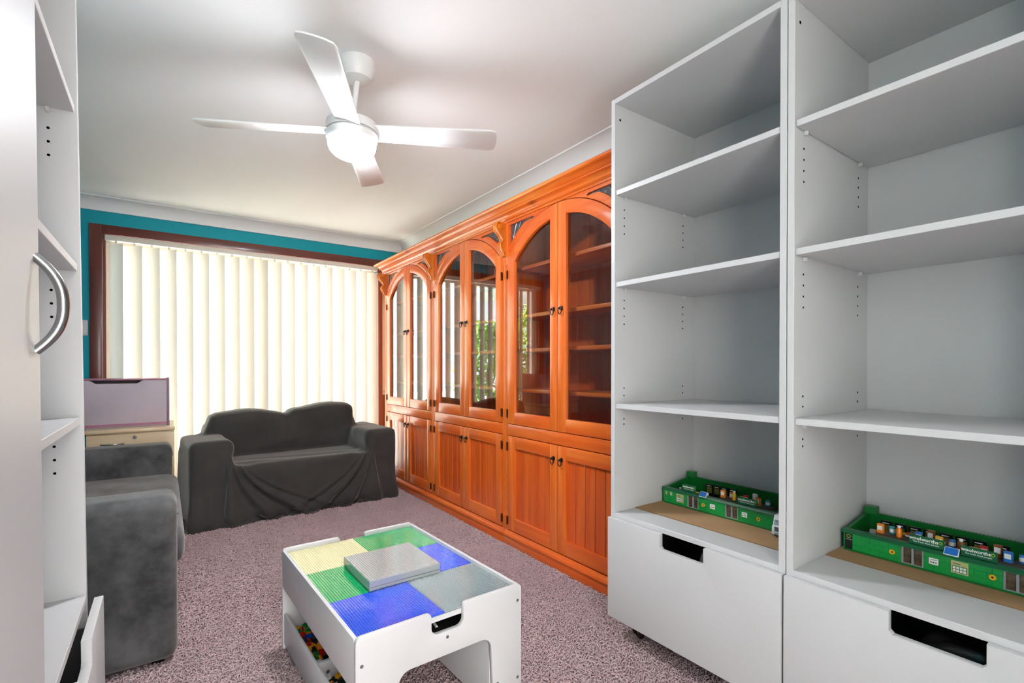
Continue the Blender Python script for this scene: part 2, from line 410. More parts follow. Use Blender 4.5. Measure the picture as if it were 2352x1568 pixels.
# ================================================================== bookcase along the right wall
def bookcase():
    YL = 4.52; XF = 1.705; D = XR - XF - .004
    t = thing('bookcase', 'orange stained pine bookcase with arched glass doors along the right wall', 'bookcase', (XF, YL, 0), R(-90))
    LEN = 3.07; pc = [.043 + .994 * k for k in range(4)]; pw = .058
    ZTOP = 1.995
    # plinth in two lengths, with a moulded cap
    for x0, x1 in ((-.012, 2.03), (2.0305, LEN + .012)):
        pl = MB().box(x0, x1, -.012, D - .01, 0, .062, .002).build('plinth', WH, t)
        MB().prism([(-.022, .062), (-.022, .068), (-.016, .078), (-.006, .082), (-.002, .09), (.02, .09), (.02, .062)], x0 - .008, x1 + .008, 'x').build('plinth_cap', WH, pl)
    for x in (0, LEN - .02): MB().box(x, x + .02, .022, D, .09, ZTOP).build('side_panel', WV, t)
    for x in pc[1:3]: MB().box(x - .012, x + .012, .022, D - .012, .09, ZTOP).build('divider', WV, t)
    MB().box(.02, LEN - .02, .022, D, .09, .108).build('bottom_board', WH, t)
    MB().box(.02, LEN - .02, .022, D, .70, .718).build('counter_board', WH, t)
    MB().box(-.005, LEN + .005, .0, D, ZTOP, ZTOP + .02).build('top_board', WH, t)
    nb = 30; bw = (LEN - .04) / nb
    bd = MB().box(.001, bw - .001, D - .011, D - .001, .1, ZTOP - .005, .002, 1).data('back_board', WR)
    for k in range(nb): put('back_board', bd, t, (.02 + k * bw, 0, 0))
    # crown moulding, profile in (y,z), with a return at the window end
    prof = [(.024, 1.957), (-.003, 1.957), (-.005, 1.968), (-.012, 1.970), (-.016, 1.976), (-.012, 1.982), (-.014, 1.990), (-.024, 2.000), (-.030, 2.002), (-.036, 2.006), (-.036, 2.012), (-.031, 2.016), (-.040, 2.022), (-.052, 2.036), (-.058, 2.037), (-.068, 2.039), (-.074, 2.046), (-.074, 2.053), (-.068, 2.059), (-.060, 2.064), (.024, 2.064)]
    cr = MB()
    b = bmesh.new(); rows = []
    for (y, z) in prof:
        o_ = -y if y < 0 else 0
        rows.append([b.verts.new((-o_ - .012, D - .004, z)), b.verts.new((-o_ - .012 if y < 0 else -.012, y if y < 0 else .024, z)), b.verts.new((LEN + o_ * .2, y, z))])
    for A, B in zip(rows, rows[1:]):
        for k in (0, 1): b.faces.new((A[k], A[k + 1], B[k + 1], B[k]))
    A, B = rows[-1], rows[0]
    for k in (0, 1): b.faces.new((A[k], A[k + 1], B[k + 1], B[k]))
    b.faces.new([r_[2] for r_ in rows])
    bmesh.ops.recalc_face_normals(b, faces=b.faces[:]); cr._merge(b)
    cr.build('crown_moulding', WK, t, smooth=45)
    RR = .606; HS = .424 + .008; ZA = 1.951; ZC_ = ZA - RR
    def arc(r, d): return ZC_ + math.sqrt(max(r * r - d * d, 0))
    # corbel outline in (y,z)
    def corbel_mesh():
        pts = []
        front = [(-.006, 1.957), (-.040, 1.957), (-.052, 1.947), (-.056, 1.928), (-.050, 1.906), (-.034, 1.884), (-.022, 1.864), (-.018, 1.848), (-.026, 1.838), (-.034, 1.826), (-.033, 1.810), (-.024, 1.792), (-.016, 1.772), (-.012, 1.756), (-.004, 1.752)]
        front = [(y * 1.35 if y < -.01 else y, z) for y, z in front]
        m = MB().prism(front + [(.002, 1.752), (.002, 1.957)], -.015, .015, 'x')
        # raised scroll edges on both cheeks
        for sx in (-1, 1):
            m.tube([(sx * .015, y - .001, z) for y, z in front[1:-1]], .0055, 8)
            m.cyl((sx * .014, -.044, 1.93), (sx * .023, -.044, 1.93), .017, .013, 18)
            m.cyl((sx * .014, -.030, 1.815), (sx * .020, -.030, 1.815), .010, .008, 14)
        return m.data('corbel', GOLD, 50)
    cme = corbel_mesh()
    def ring_handle():
        m = MB().cyl((0, 0, 0), (0, -.004, 0), .013, .011, 16)
        m.cyl((0, -.004, 0), (0, -.013, 0), .006, .008, 12)
        m.tube([(.013 * math.sin(a), -.014 - .002 * math.cos(a), -.014 + .017 * math.cos(a)) for a in np.linspace(0, 2 * math.pi, 18, endpoint=False)], .0026, 6, True)
        return m.data('ring_handle', IRON)
    rh = ring_handle()
    hg = MB().cyl((0, -.004, -.026), (0, -.004, .026), .0045, seg=8).box(-.006, .006, -.002, .001, -.024, .024).data('hinge', HINGE)
    # pilasters with reeds
    slots = [rrect(dx - .0034, dx + .0034, .17 + (.02 if dx else 0), 1.735 - (.03 if dx else 0), .0033, 3) for dx in (-.0165, 0, .0165)]
    pm = set_mesh(plate([(-pw / 2, .09), (pw / 2, .09), (pw / 2, 1.957), (-pw / 2, 1.957)], slots, .012, .0008), WV)
    pb = MB().box(-pw / 2, pw / 2, .0125, .024, .09, 1.957).data('pilaster_core', HOLEB)
    for k, x in enumerate(pc):
        p = put('pilaster', pm, t, (x, .006, 0))
        put('pilaster_core', pb, p, (0, -.006, 0))
        put('corbel', cme, p, (0, -.006, 0))
    wd = .994 - pw      # clear width of a bay
    for k in range(3):
        bx = pc[k] + pw / 2; cx = bx + wd / 2; hw = wd / 2
        # arched head board with two leadlight openings
        n = 24
        g = .004
        arch = [(cx - hw + .0005, 1.45)] + [(cx - hw + .035, 1.45)] + []
        archpts = []
        for i in range(n + 1):
            d = -HS + 2 * HS * i / n
            archpts.append((cx + d, arc(RR + g, d)))
        outer = [(cx - hw, 1.60), (cx - HS - .002, 1.60)] + [(cx - HS - .002, archpts[0][1])] + archpts + [(cx + HS + .002, archpts[-1][1])] + [(cx + HS + .002, 1.60), (cx + hw, 1.60), (cx + hw, 1.956), (cx - hw, 1.956)]
        holes = []; tri = []
        for sgn in (-1, 1):
            e = hw - .016; q = [(e, 1.938), (.225, 1.938), (.212, 1.932)]
            for i in range(9):
                d = .215 + (e - .215) * i / 8
                q.append((d, min(1.926, arc(RR + .045, d))))
            q = [(cx + sgn * a, b_) for a, b_ in q]
            tri.append((sgn, q)); holes.append(q)
        me = plate(outer, holes, .022, .0015)
        put('arch_board', set_mesh(me, WH), t, (0, .011, 0))
        for sgn, q in tri:
            gp = put('leadlight_pane', set_mesh(plate(q, [], .004), LEADG, 0), t, (0, .016, 0))
            xs = [a for a, _ in q]; zs = [b_ for _, b_ in q]
            xa = cx + sgn * (hw - .016)
            for (a0, z0, a1, z1) in ((.055, 1.938, .030, 1.87), (.10, 1.938, .075, 1.895), (0, 1.885, .03, 1.87), (.03, 1.87, .075, 1.895), (.03, 1.87, .012, 1.80)):
                MB().tube([(xa - sgn * a0, -.003, z0), (xa - sgn * a1, -.003, z1)], .0022, 6).build('lead_came', LEAD, gp)
        MB().box(bx, bx + wd, .0, .022, .668, .735, .002).build('middle_rail', WH, t)
        # shelves inside
        for z in (1.665, 1.375, 1.17, .93):
            MB().box(pc[k] + .014, pc[k + 1] - .014, .06, D - .014, z, z + .02, .001).build('shelf', WH, t)
        # doors
        for sgn in (-1, 1):
            x0 = .002; x1 = hw - .004
            st = .068; xin = x1 - st; xo = x0 + .062
            # upper door: outline in door space, d = distance from bay centre
            zb = .739; top = []
            outer = [(x0, zb), (x1, zb)] + [(x1, arc(RR, HS) - .0)]
            for i in range(n // 2 + 1):
                d = HS - (HS - x0) * i / (n // 2); outer.append((d, arc(RR, d)))
            if x1 > HS: outer.insert(3, (HS + .0005, arc(RR, HS)))
            ri = RR - .068
            hole = [(xo, zb + .07), (xin, zb + .07), (xin, min(arc(ri, xin), 1.76))]
            for i in range(1, 11):
                d = xin - (xin - xo) * i / 10; hole.append((d, arc(ri, d)))
            mir = lambda ps: [(sgn * a, b_) for a, b_ in ps]
            top = [(xo, arc(ri, xo))] + [(xo + (xin - xo) * i / 10, arc(ri, xo + (xin - xo) * i / 10)) for i in range(1, 10)] + [hole[2]]
            top += [(xin - (xin - xo) * i / 12, arc(RR, xin - (xin - xo) * i / 12)) for i in range(13)]
            dr = put('door', set_mesh(plate(mir(top), [], .0215, .0015), WH), t, (cx, -.004 + .011, 0))
            put('bottom_rail', set_mesh(plate(mir([(xo, zb), (xin, zb), (xin, zb + .07), (xo, zb + .07)]), [], .0215, .0015), WH), dr)
            put('stile', set_mesh(plate(mir([(x0, zb), (xo, zb), (xo, arc(RR, xo)), ((x0 + xo) / 2, arc(RR, (x0 + xo) / 2)), (x0, arc(RR, x0))]), [], .022, .0012), WV), dr)
            xh = min(x1, HS)
            put('stile', set_mesh(plate(mir([(xin, zb), (x1, zb), (x1, arc(RR, HS)), (xh, arc(RR, xh)), ((xin + xh) / 2, arc(RR, (xin + xh) / 2)), (xin, arc(RR, xin))]), [], .022, .0012), WV), dr)
            gl = [(a + (-.008 if i_ in (0,) else 0), b_) for i_, (a, b_) in enumerate(hole)]
            put('glass_pane', set_mesh(plate(mir(hole), [], .003), GLASS, 0), dr, (0, .007, 0))
            put('ring_handle', rh, dr, (sgn * (x0 + .03), -.011, 1.39))
            for z in (.80, 1.64): put('hinge', hg, dr, (sgn * (x1 + .002), -.011, z))
            # lower door
            zb, zt = .097, .664
            dr = put('door', set_mesh(plate(mir([(xo, zt - .07), (xin, zt - .07), (xin, zt), (xo, zt)]), [], .0215, .0015), WH), t, (cx, -.004 + .011, 0))
            put('bottom_rail', set_mesh(plate(mir([(xo, zb), (xin, zb), (xin, zb + .075), (xo, zb + .075)]), [], .0215, .0015), WH), dr)
            for a, b_ in ((x0, xo), (xin, x1)): put('stile', set_mesh(plate(mir([(a, zb), (b_, zb), (b_, zt), (a, zt)]), [], .022, .0012), WV), dr)
            nbd = 5 if k else 4; w_ = (xin - xo + .02) / nbd
            bme = MB().box(-w_ / 2 + .0014, w_ / 2 - .0014, -.004, .004, zb + .06, zt - .055, .0032, 1).data('panel_board', WR)
            for i in range(nbd): put('panel_board', bme, dr, (sgn * (xo - .01 + w_ * (i + .5)), .006, 0))
            MB().box(xo - .012, xin + .012, .0098, .0108, zb + .06, zt - .055).build('panel_backing', HOLEB, dr) if sgn > 0 else MB().box(-xin - .012, -xo + .012, .0098, .0108, zb + .06, zt - .055).build('panel_backing', HOLEB, dr)
            put('ring_handle', rh, dr, (sgn * (x0 + .03), -.011, .592))
            for z in (.15, .60): put('hinge', hg, dr, (sgn * (x1 + .002), -.011, z))
bookcase()

# ================================================================== tall white storage units
CASTER = None
def caster(parent, loc):
    m = MB()
    ax = 'x'
    m.tube([(0, .042 * math.cos(a), .046 + .042 * math.sin(a)) for a in np.linspace(0, 2 * math.pi, 28, endpoint=False)], .006, 8, True)
    for k in range(6):
        a = math.pi * k / 3
        m.tube([(0, 0, .046), (0, .04 * math.cos(a), .046 + .04 * math.sin(a))], .004, 6)
    m.cyl((-.012, 0, .046), (.012, 0, .046), .009, seg=12)
    return m.build('caster_wheel', BLACK, parent, loc, (0, 0, R(70)))

def storage_unit(label, loc, rz, W=.682, Dp=.53, shelves=(.915, 1.40, 1.765), H=2.146, drawer=True, pull=0.0, holes_z=()):
    t = thing('storage_unit', label, 'storage unit', loc, rz, 'tall white storage units')
    th = .019; zb = .095; zp = .4985
    bodyb = .09
    for x in (0, W - th): MB().box(x, x + th, 0, Dp, zb, H, .001, 1).build('side_panel', WHITE, t)
    MB().box(th, W - th, 0, Dp, H - th, H, .001, 1).build('top_panel', WHITE, t)
    MB().box(th, W - th, 0, Dp - .008, zp - th, zp, .001, 1).build('bottom_panel', WHITE, t)
    MB().box(th, W - th, Dp - .008, Dp, zb, H - th).build('back_panel', WHITE, t)
    for z in shelves:
        s_ = MB().box(th + .0015, W - th - .0015, .006, Dp - .012, z, z + th, .001, 1).build('shelf', WHITE, t)
        for x in (th, W - th):
            for y in (.055, Dp - .09):
                sg = 1 if x < W / 2 else -1
                MB().box(min(x, x + sg * .012), max(x, x + sg * .012), y - .005, y + .005, z - .013, z - .0005, .002, 1).build('shelf_peg', WHITEF, s_)
    hm = MB()
    for z in shelves:
        for q in (holes_z or ((-.05, -.082, -.114, -.146) if z > 1 else (-.045, -.066, .05, .08))):
            for y in (.055, Dp - .09):
                for x, sg in ((th, 1), (W - th, -1)):
                    hm.cyl((x - sg * .001, y, z + q), (x + sg * .0006, y, z + q), .0033, seg=8)
    for x, sg in ((th, 1), (W - th, -1)): hm.cyl((x - sg * .001, .03, H - .075), (x + sg * .0006, .03, H - .075), .005, seg=8)
    stuff(hm.build('pin_holes', HOLE, t))
    if drawer:
        # drawer front with a grip cut-out in its top edge
        y1 = -.001 - pull; hwid = .088; cx = W / 2; zt = .4815
        o = rrect(.002, W - .002, .088, zt, .001, 1)
        r = .008
        out = [(.002, .088), (W - .002, .088), (W - .002, zt), (cx + hwid, zt), (cx + hwid, zt - .055 + r), (cx + hwid - r, zt - .055), (cx - hwid + r, zt - .055), (cx - hwid, zt - .055 + r), (cx - hwid, zt), (.002, zt)]
        dr = put('drawer', set_mesh(plate(out, [], .019, .0012), WHITE), t, (0, y1 - .0095, 0))
        by0 = .0097
        DK = mat('drawer_inside', '4a4a4c', .6)
        bx = MB().box(th + .012, th + .024, by0, Dp - .09, .10, .42)
        bx.box(W - th - .024, W - th - .012, by0, Dp - .09, .10, .42).box(th + .024, W - th - .024, by0, Dp - .09, .10, .11).box(th + .024, W - th - .024, Dp - .102, Dp - .09, .11, .42)
        bx.build('drawer_box', DK, dr)
    for x, y in ((.075, .075), (W - .075, .075), (.075, Dp - .08), (W - .075, Dp - .08)): caster(t, (x, y, 0))
    return t
U1 = (1.467, 1.388); U2 = (1.467, .703)
storage_unit('tall white storage unit standing against the end of the orange bookcase', (*U1, 0), R(-90))
storage_unit('tall white storage unit whose drawer holds a black bag', (*U2, 0), R(-90))
XLU = -.160
LU = storage_unit('tall white open unit facing the others, beside the grey velvet sofa', (XLU, .975, 0), R(90), shelves=(.93, 1.315, 1.71), pull=.012, holes_z=(-.05, -.083, -.116))
LU.rotation_euler = (R(-.55), 0, R(90)); LU.location.z = .005      # leans back a little on the soft carpet
# closed cupboard with a steel bow handle, next to the open unit
cb = thing('cupboard', 'tall white cupboard with a closed door and steel bow handle', 'cupboard', (XLU, .282, 0), R(90))
cb.rotation_euler = (R(-.35), 0, R(90)); cb.location.z = .003
for x in (0, .671): MB().box(x, x + .019, 0, .53, .095, 2.146, .001, 1).build('side_panel', WHITE, cb)
MB().box(.019, .671, 0, .53, 2.127, 2.146).build('top_panel', WHITE, cb)
MB().box(.019, .671, 0, .53, .095, .114).build('bottom_panel', WHITE, cb)
MB().box(.019, .671, .522, .53, .114, 2.127).build('back_panel', WHITE, cb)
dr = MB().box(.002, .688, -.020, -.001, .09, 2.146, .0015, 1).build('door', WHITE, cb)
hp = []
for k in range(21):
    q = -1 + 2 * k / 20
    hp.append((.655, -.020 - .030 * (1 - abs(q) ** 2.4), 1.165 + .066 * q))
MB().tube(hp, .006, 12, radii=[.0062 + .001 * (1 - abs(-1 + k / 10)) for k in range(21)]).build('bow_handle', CHROME, dr)
for x, y in ((.075, .075), (.615, .075), (.075, .45), (.615, .45)): caster(cb, (x, y, 0))

# things in the drawers, seen through the grips
def blob(name, label, cat, m, loc, size, seed, rot=0):
    b = bmesh.new(); bmesh.ops.create_icosphere(b, subdivisions=4, radius=1)
    rg = random.Random(seed); fr = [(Vector((rg.uniform(-6, 6), rg.uniform(-6, 6), rg.uniform(-6, 6))), rg.uniform(0, 6)) for _ in range(7)]
    for v in b.verts:
        d = sum(math.sin(f.dot(v.co) + p) for f, p in fr) * .035
        c = v.co * (1 + d); c = Vector([math.copysign(abs(q) ** .75, q) for q in c])
        v.co = Vector((c.x * size[0], c.y * size[1], (c.z + 1) * size[2]))
    o = MB()._merge(b).build(name, m, None, loc, (0, 0, rot), 60); return tag(o, label, cat)
blob('plastic_bag', 'crumpled clear grey plastic bag in the drawer beside the bookcase', 'bag', mat('grey_bag', 'a9aaac', .2, .8), (1.55, .98, .112), (.055, .055, .172), 3)
blob('leather_bag', 'black leather bag inside the drawer under the second toy shop', 'bag', mat('black_leather', '161616', .35, .6, bump=(300, .3, .002)), (1.555, .335, .112), (.055, .10, .163), 5)

# ================================================================== activity table
def activity_table():
    t = thing('activity_table', 'white wooden play table with studded building plates and brick troughs', 'table', (.394, 1.250, 0), R(2.2))
    W, LN, T = .540, .800, .015; ZT = .386
    def end_panel():
        ax0, ax1, az, r = .118, .422, .252, .035
        nx0, nx1, nz = .218, .322, .322
        o = [(0, .0), (ax0 - .01, 0)]
        for k in range(7): a = R(180 - 90 * k / 6); o.append((ax0 + r + r * math.cos(a), az - r + r * math.sin(a)))
        for k in range(7): a = R(90 - 90 * k / 6); o.append((ax1 - r + r * math.cos(a), az - r + r * math.sin(a)))
        o += [(ax1 + .01, 0), (W, 0)]
        rr = .016
        for k in range(5): a = R(0 + 90 * k / 4); o.append((W - rr + rr * math.cos(a), ZT - rr + rr * math.sin(a)))
        # grip notch
        q = .012
        for k in range(5): a = R(90 + 90 * k / 4); o.append((nx1 + q + q * math.cos(a), ZT - q + q * math.sin(a)))
        for k in range(5): a = R(0 - 90 * k / 4); o.append((nx1 - .02 + .02 * math.cos(a), nz + .02 + .02 * math.sin(a)))
        for k in range(5): a = R(-90 - 90 * k / 4); o.append((nx0 + .02 + .02 * math.cos(a), nz + .02 + .02 * math.sin(a)))
        for k in range(5): a = R(0 + 90 * k / 4); o.append((nx0 - q + q * math.cos(a), ZT - q + q * math.sin(a)))
        for k in range(5): a = R(90 + 90 * k / 4); o.append((rr + rr * math.cos(a), ZT - rr + rr * math.sin(a)))
        return set_mesh(plate(o, [], T, .003), WHITEF)
    for y in (T / 2, LN - T / 2):
        e = put('end_panel', end_panel(), t, (0, y, 0))
        sg = -1 if y < .4 else 1
        for x, z in ((.016, .311), (.524, .336), (.268, .304), (.016, .10), (.524, .09), (.445, .10)):
            MB().cyl((x, sg * (T / 2 - .001), z), (x, sg * (T / 2 + .0006), z), .0048, seg=12).build('screw_cap', GREYCAP, e)
    y0, y1 = T, LN - T
    for x in (0, W - .012): MB().box(x, x + .012, y0, y1, .238, .380, .002).build('apron', WHITEF, t)
    MB().box(.012, W - .012, y0, y1, .350, .365).build('table_top', WHITEF, t)
    MB().box(.118, W - .118, y0, y1, .312, .319).build('notch_shade_board', BLACK, t)  # added black board, stands in for the darkness inside the notch
    MB().cyl((.255, .04, .3196), (.285, .22, .3196), .004, seg=8).build('inner_strap', WHITEF, t)
    for x, sx in ((0, 1), (W, -1)):
        def bx(a, b, ya, yb, za, zb_, nm):
            MB().box(min(x + sx * a, x + sx * b), max(x + sx * a, x + sx * b), ya, yb, za, zb_, .003 if nm == 'trough_panel' else .001).build(nm, WHITEF, t)
        bx(.004, .016, y0, y1, .022, .138, 'trough_panel')
        bx(.104, .116, y0, y1, .022, .235, 'trough_back')
        bx(.016, .104, y0, y1, .050, .062, 'trough_floor')
        ym = (y0 + y1) / 2
        bx(.016, .104, ym - .006, ym + .006, .062, .128, 'trough_divider')
    MB().cyl((.05, ym - .0065, .092), (.05, ym - .0075, .092), .006, seg=14).build('screw_cap', GREYCAP, t)
    return t
TB = activity_table()
TROT = Matrix.Rotation(R(2.2), 4, 'Z')
def tloc(x, y, z): v = TROT @ Vector((x, y, z)); return (v.x + .394, v.y + 1.250, v.z)

def studs_mesh(n, pitch, z, r, h, m):
    k = 8; ang = np.arange(k) * 2 * np.pi / k
    c = np.stack([np.cos(ang) * r, np.sin(ang) * r], 1)
    base = np.concatenate([np.c_[c, np.full(k, z)], np.c_[c * .93, np.full(k, z + h)]])
    f4 = [(i, (i + 1) % k, k + (i + 1) % k, k + i) for i in range(k)]
    q = (np.arange(n) - (n - 1) / 2) * pitch
    gx, gy = np.meshgrid(q, q); off = np.c_[gx.ravel(), gy.ravel(), np.zeros(n * n)]
    V = (off[:, None, :] + base[None]).reshape(-1, 3)
    faces = []
    for i in range(n * n):
        o = i * 2 * k
        faces += [tuple(o + a for a in f) for f in f4]; faces.append(tuple(o + k + a for a in range(k)))
    me = bpy.data.meshes.new('studs'); me.from_pydata(V.tolist(), [], faces); me.materials.append(m); return me
def plastic(name, c): return mat(name, c, .06, .8, bump=(7, .14, .02), coat=1.0)
PCOL = {'blue': '1f55de', 'green': '05a45c', 'beige': 'd9d3a8', 'grey': '93a3a6', 'silver': 'a3a6a8'}
STUD = {}
def base_plate(colour, label, x, y, z, th, size=.256, rz=0, group=None, studs=True):
    m = plastic('plate_' + colour, PCOL[colour])
    t = thing('building_plate', label, 'building plate', tloc(x, y, z), R(2.2) + rz, group)
    h = size / 2 - .0006
    MB().box(-h, h, -h, h, 0, th, .0012, 1).build('plate', m, t)
    key = (colour, th)
    if key not in STUD: STUD[key] = studs_mesh(32, size / 32, th, .0025, .0019, m)
    if studs: stuff(put('studs', STUD[key], t))
px = (.014 + .128, .014 + .128 + .256); py = [.400 + .256 * k for k in (-1, 0, 1)]
base_plate('blue', 'blue studded plate at the table corner beside the grip notch', px[0], py[0], .3655, .0035)
base_plate('green', 'green studded plate between the beige plate and the corner blue plate', px[0], py[1], .3655, .0035)
base_plate('beige', 'beige studded plate on the play table', px[0], py[2], .3655, .0035)
base_plate('grey', 'pale grey studded plate set flat into the play table', px[1], py[0], .3655, .0035)
base_plate('blue', 'blue studded plate between the pale grey plate and a green plate', px[1], py[1], .3655, .0035)
base_plate('green', 'green studded plate in the table corner beside the beige plate', px[1], py[2], .3655, .0035)
base_plate('silver', 'lower thick silver grey studded slab of the pair stacked on the table', .268, .392, .3711, .010, .252, R(-1.0), studs=False)
base_plate('silver', 'upper thick silver grey studded slab stacked on another on the table', .268, .393, .3818, .021, .252, R(-.6))

# loose bricks in the left trough
def brick_mesh(nx, ny, h, m):
    p = .008; b = MB().box(-nx * p / 2, nx * p / 2, -ny * p / 2, ny * p / 2, 0, h, .0005, 1)
    for i in range(nx):
        for j in range(ny): b.cyl(((i - (nx - 1) / 2) * p, (j - (ny - 1) / 2) * p, h), ((i - (nx - 1) / 2) * p, (j - (ny - 1) / 2) * p, h + .0017), .0024, seg=8)
    return b.data('toy_brick', m)
BC = {'red': 'c81f14', 'yellow': 'f0a81a', 'green': '0f8a3c', 'blue': '1450b8', 'white': 'dcdcd6', 'orange': 'f08a28', 'black': '15151a'}
BM = {(c, s_): brick_mesh(*s_, mat('brick_' + c, BC[c], .25, .5)) for c in BC for s_ in ((4, 2, .0096), (3, 2, .0096), (2, 2, .0192))}
def bricks():
    rg = random.Random(12)
    weights = ['green'] * 5 + ['yellow'] * 5 + ['red'] * 3 + ['blue'] * 3 + ['white'] * 3 + ['orange'] * 2 + ['black'] * 2
    def lay_brick(c, s_, comp, top, x, y, z, rot):
        o = put('toy_brick', BM[(c, s_)]); o.location = tloc(x, y, z); o.rotation_euler = rot
        sz = {(4, 2, .0096): 'long', (3, 2, .0096): 'medium', (2, 2, .0192): 'tall square'}[s_]
        where = ('on top' if top else 'lying low') + (' in the trough half nearer the slipcovered sofa' if comp else ' in the trough half by the notched panel')
        tag(o, f'{sz} {c} toy brick {where}', 'toy brick', f'{c} toy bricks in the trough')
    for comp in (0, 1):
        ya = .024 + comp * .385
        for i in range(5):
            for j in range(11):
                lay_brick(rg.choice(weights), (4, 2, .0096), comp, False, .0265 + .0167 * i, ya + .014 + j * .0335, .0623, (0, 0, math.pi / 2))
        for i in range(2):
            for j in range(10):
                if rg.random() < .15: continue
                s_ = rg.choice(((4, 2, .0096), (4, 2, .0096), (3, 2, .0096), (2, 2, .0192)))
                lay_brick(rg.choice(weights), s_, comp, True, .040 + .040 * i + rg.uniform(-.002, .002), ya + .018 + j * .0365, .0785, (rg.uniform(-.4, .4), rg.uniform(-.4, .4), rg.uniform(0, 3.1)))
bricks()

# ================================================================== ceiling fan with light
def ceiling_fan():
    t = thing('ceiling_fan', 'white four blade ceiling fan with a glowing round light', 'ceiling fan', (.652, 2.10, ZC))
    FW = mat('fan_white', 'e6e6e6', .35)
    MB().lathe([(0, 0), (.072, 0), (.074, -.02), (.070, -.05), (.056, -.074), (.030, -.084), (0, -.084)]).build('canopy', FW, t, (.012, -.03, 0))
    MB().cyl((.012, -.03, -.08), (0, 0, -.24), .0125, seg=16).build('down_rod', FW, t)
    MB().lathe([(0, 0), (.014, 0), (.018, -.02), (.045, -.055), (.05, -.06), (0, -.06)]).build('coupling_cover', FW, t, (0, 0, -.185))
    MB().lathe([(0, 0), (.090, 0), (.104, -.008), (.106, -.045), (0, -.045)]).build('motor_housing', FW, t, (0, 0, -.243))
    MB().lathe([(0, 0), (.100, 0), (.107, -.010), (.106, -.026), (.098, -.044), (.088, -.048), (0, -.048)]).build('light_ring', FW, t, (0, 0, -.290))
    gl = [(0, -.004)] + [(.098, -.004)] + [(.098 * math.cos(R(a)), -.004 - .062 * math.sin(R(a))) for a in range(10, 91, 10)]
    gl[-1] = (0, gl[-1][1])
    MB().lathe(gl).build('light_globe', mat('lit_globe', 'ffffff', .4, emit=('f6f9ff', LAMP)), t, (0, 0, -.336))
    def blade():
        pts = []; L0, L1 = .085, .615
        for k in range(13):
            q = k / 12; x = L0 + (L1 - .03 - L0) * q; pts.append((x, .050 + .016 * q))
        for k in range(7):
            a = R(90 - 180 * k / 6); pts.append((L1 - .03 + .03 * max(math.cos(a), 0) ** .6, .066 * math.sin(a)))
        for k in range(13):
            q = 1 - k / 12; x = L0 + (L1 - .03 - L0) * q; pts.append((x, -.050 - .016 * q))
        me = plate(pts, [], .007, .002); me.transform(Matrix.Rotation(R(-90), 4, 'X')); me.transform(Matrix.Rotation(R(-13), 4, 'X'))
        return set_mesh(me, FW)
    bm_ = blade()
    for k in range(4): put('blade', bm_, t, (0, 0, -.284), (0, 0, R(-27.5 + 90 * k)))
ceiling_fan()

# ================================================================== vertical blind
def blind():
    t = thing('vertical_blind', 'cream vertical blind with half open slats covering the window', 'blind', (0, YF - .065, 0))
    hr = MB().box(WX0 + .02, WX1 - .01, -.02, .025, 2.035, 2.075, .003).build('head_rail', ALU, t)
    n = 19; pitch = .110; x0 = -.30; wdt = .127; th = R(-35)
    b = bmesh.new(); k = 8; z0, z1 = .03, 2.015; A = []; B = []
    for i in range(k + 1):
        u = -.5 + i / k; c = .010 * (1 - 4 * u * u)
        lx, ly = u * wdt, -c
        p = (lx * math.cos(th) - ly * math.sin(th), lx * math.sin(th) + ly * math.cos(th))
        A.append(b.verts.new((*p, z0))); B.append(b.verts.new((*p, z1)))
    for i in range(k): b.faces.new((A[i], A[i + 1], B[i + 1], B[i]))
    sm = MB()._merge(b).data('slat', BLIND, 60)
    cl = MB().box(-.008, .008, -.004, .004, 2.012, 2.036, .002, 1).data('slat_clip', WHITEF)
    rg = random.Random(4)
    for i in range(n):
        x = x0 + i * pitch
        if x > WX1 - .06: x = WX1 - .06
        s_ = put('slat', sm, t, (x, 0, 0), (0, 0, R(rg.uniform(-3, 3) + (8 if i == 0 else 0) - (18 if i == 0 else 0))))
        put('slat_clip', cl, s_)
    MB().tube([(WX1 - .03, -.028, 2.04), (WX1 - .03, -.028, 1.2), (WX1 - .028, -.028, .7)], .0015, 6).build('control_chain', WHITEF, t)
blind()
sw = thing('light_switch', 'small white light switch on the teal wall beside the window frame', 'light switch', (-.506, YF, 1.375))
MB().box(-.035, .035, -.009, 0, -.058, .058, .003).build('switch_plate', WHITEF, sw)
MB().box(-.008, .008, -.014, -.009, -.012, .012, .002).build('rocker', WHITEF, sw)

# ================================================================== sofas
def rounded(parts, voxel, smooth_it, name):
    """union of boxes melted into one upholstered skin"""
    m = MB()
    for p in parts: m.box(*p[:6], p[6] if len(p) > 6 else .02, 2)
    me = m.data('tmp', None, 0); o = put('tmp', me)
    md = o.modifiers.new('r', 'REMESH'); md.mode = 'VOXEL'; md.voxel_size = voxel
    ms = o.modifiers.new('s', 'SMOOTH'); ms.factor = .5; ms.iterations = smooth_it
    bpy.context.view_layer.update()
    dg = bpy.context.evaluated_depsgraph_get(); out = bpy.data.meshes.new_from_object(o.evaluated_get(dg))
    bpy.data.objects.remove(o); bpy.data.meshes.remove(me); out.name = name
    return out

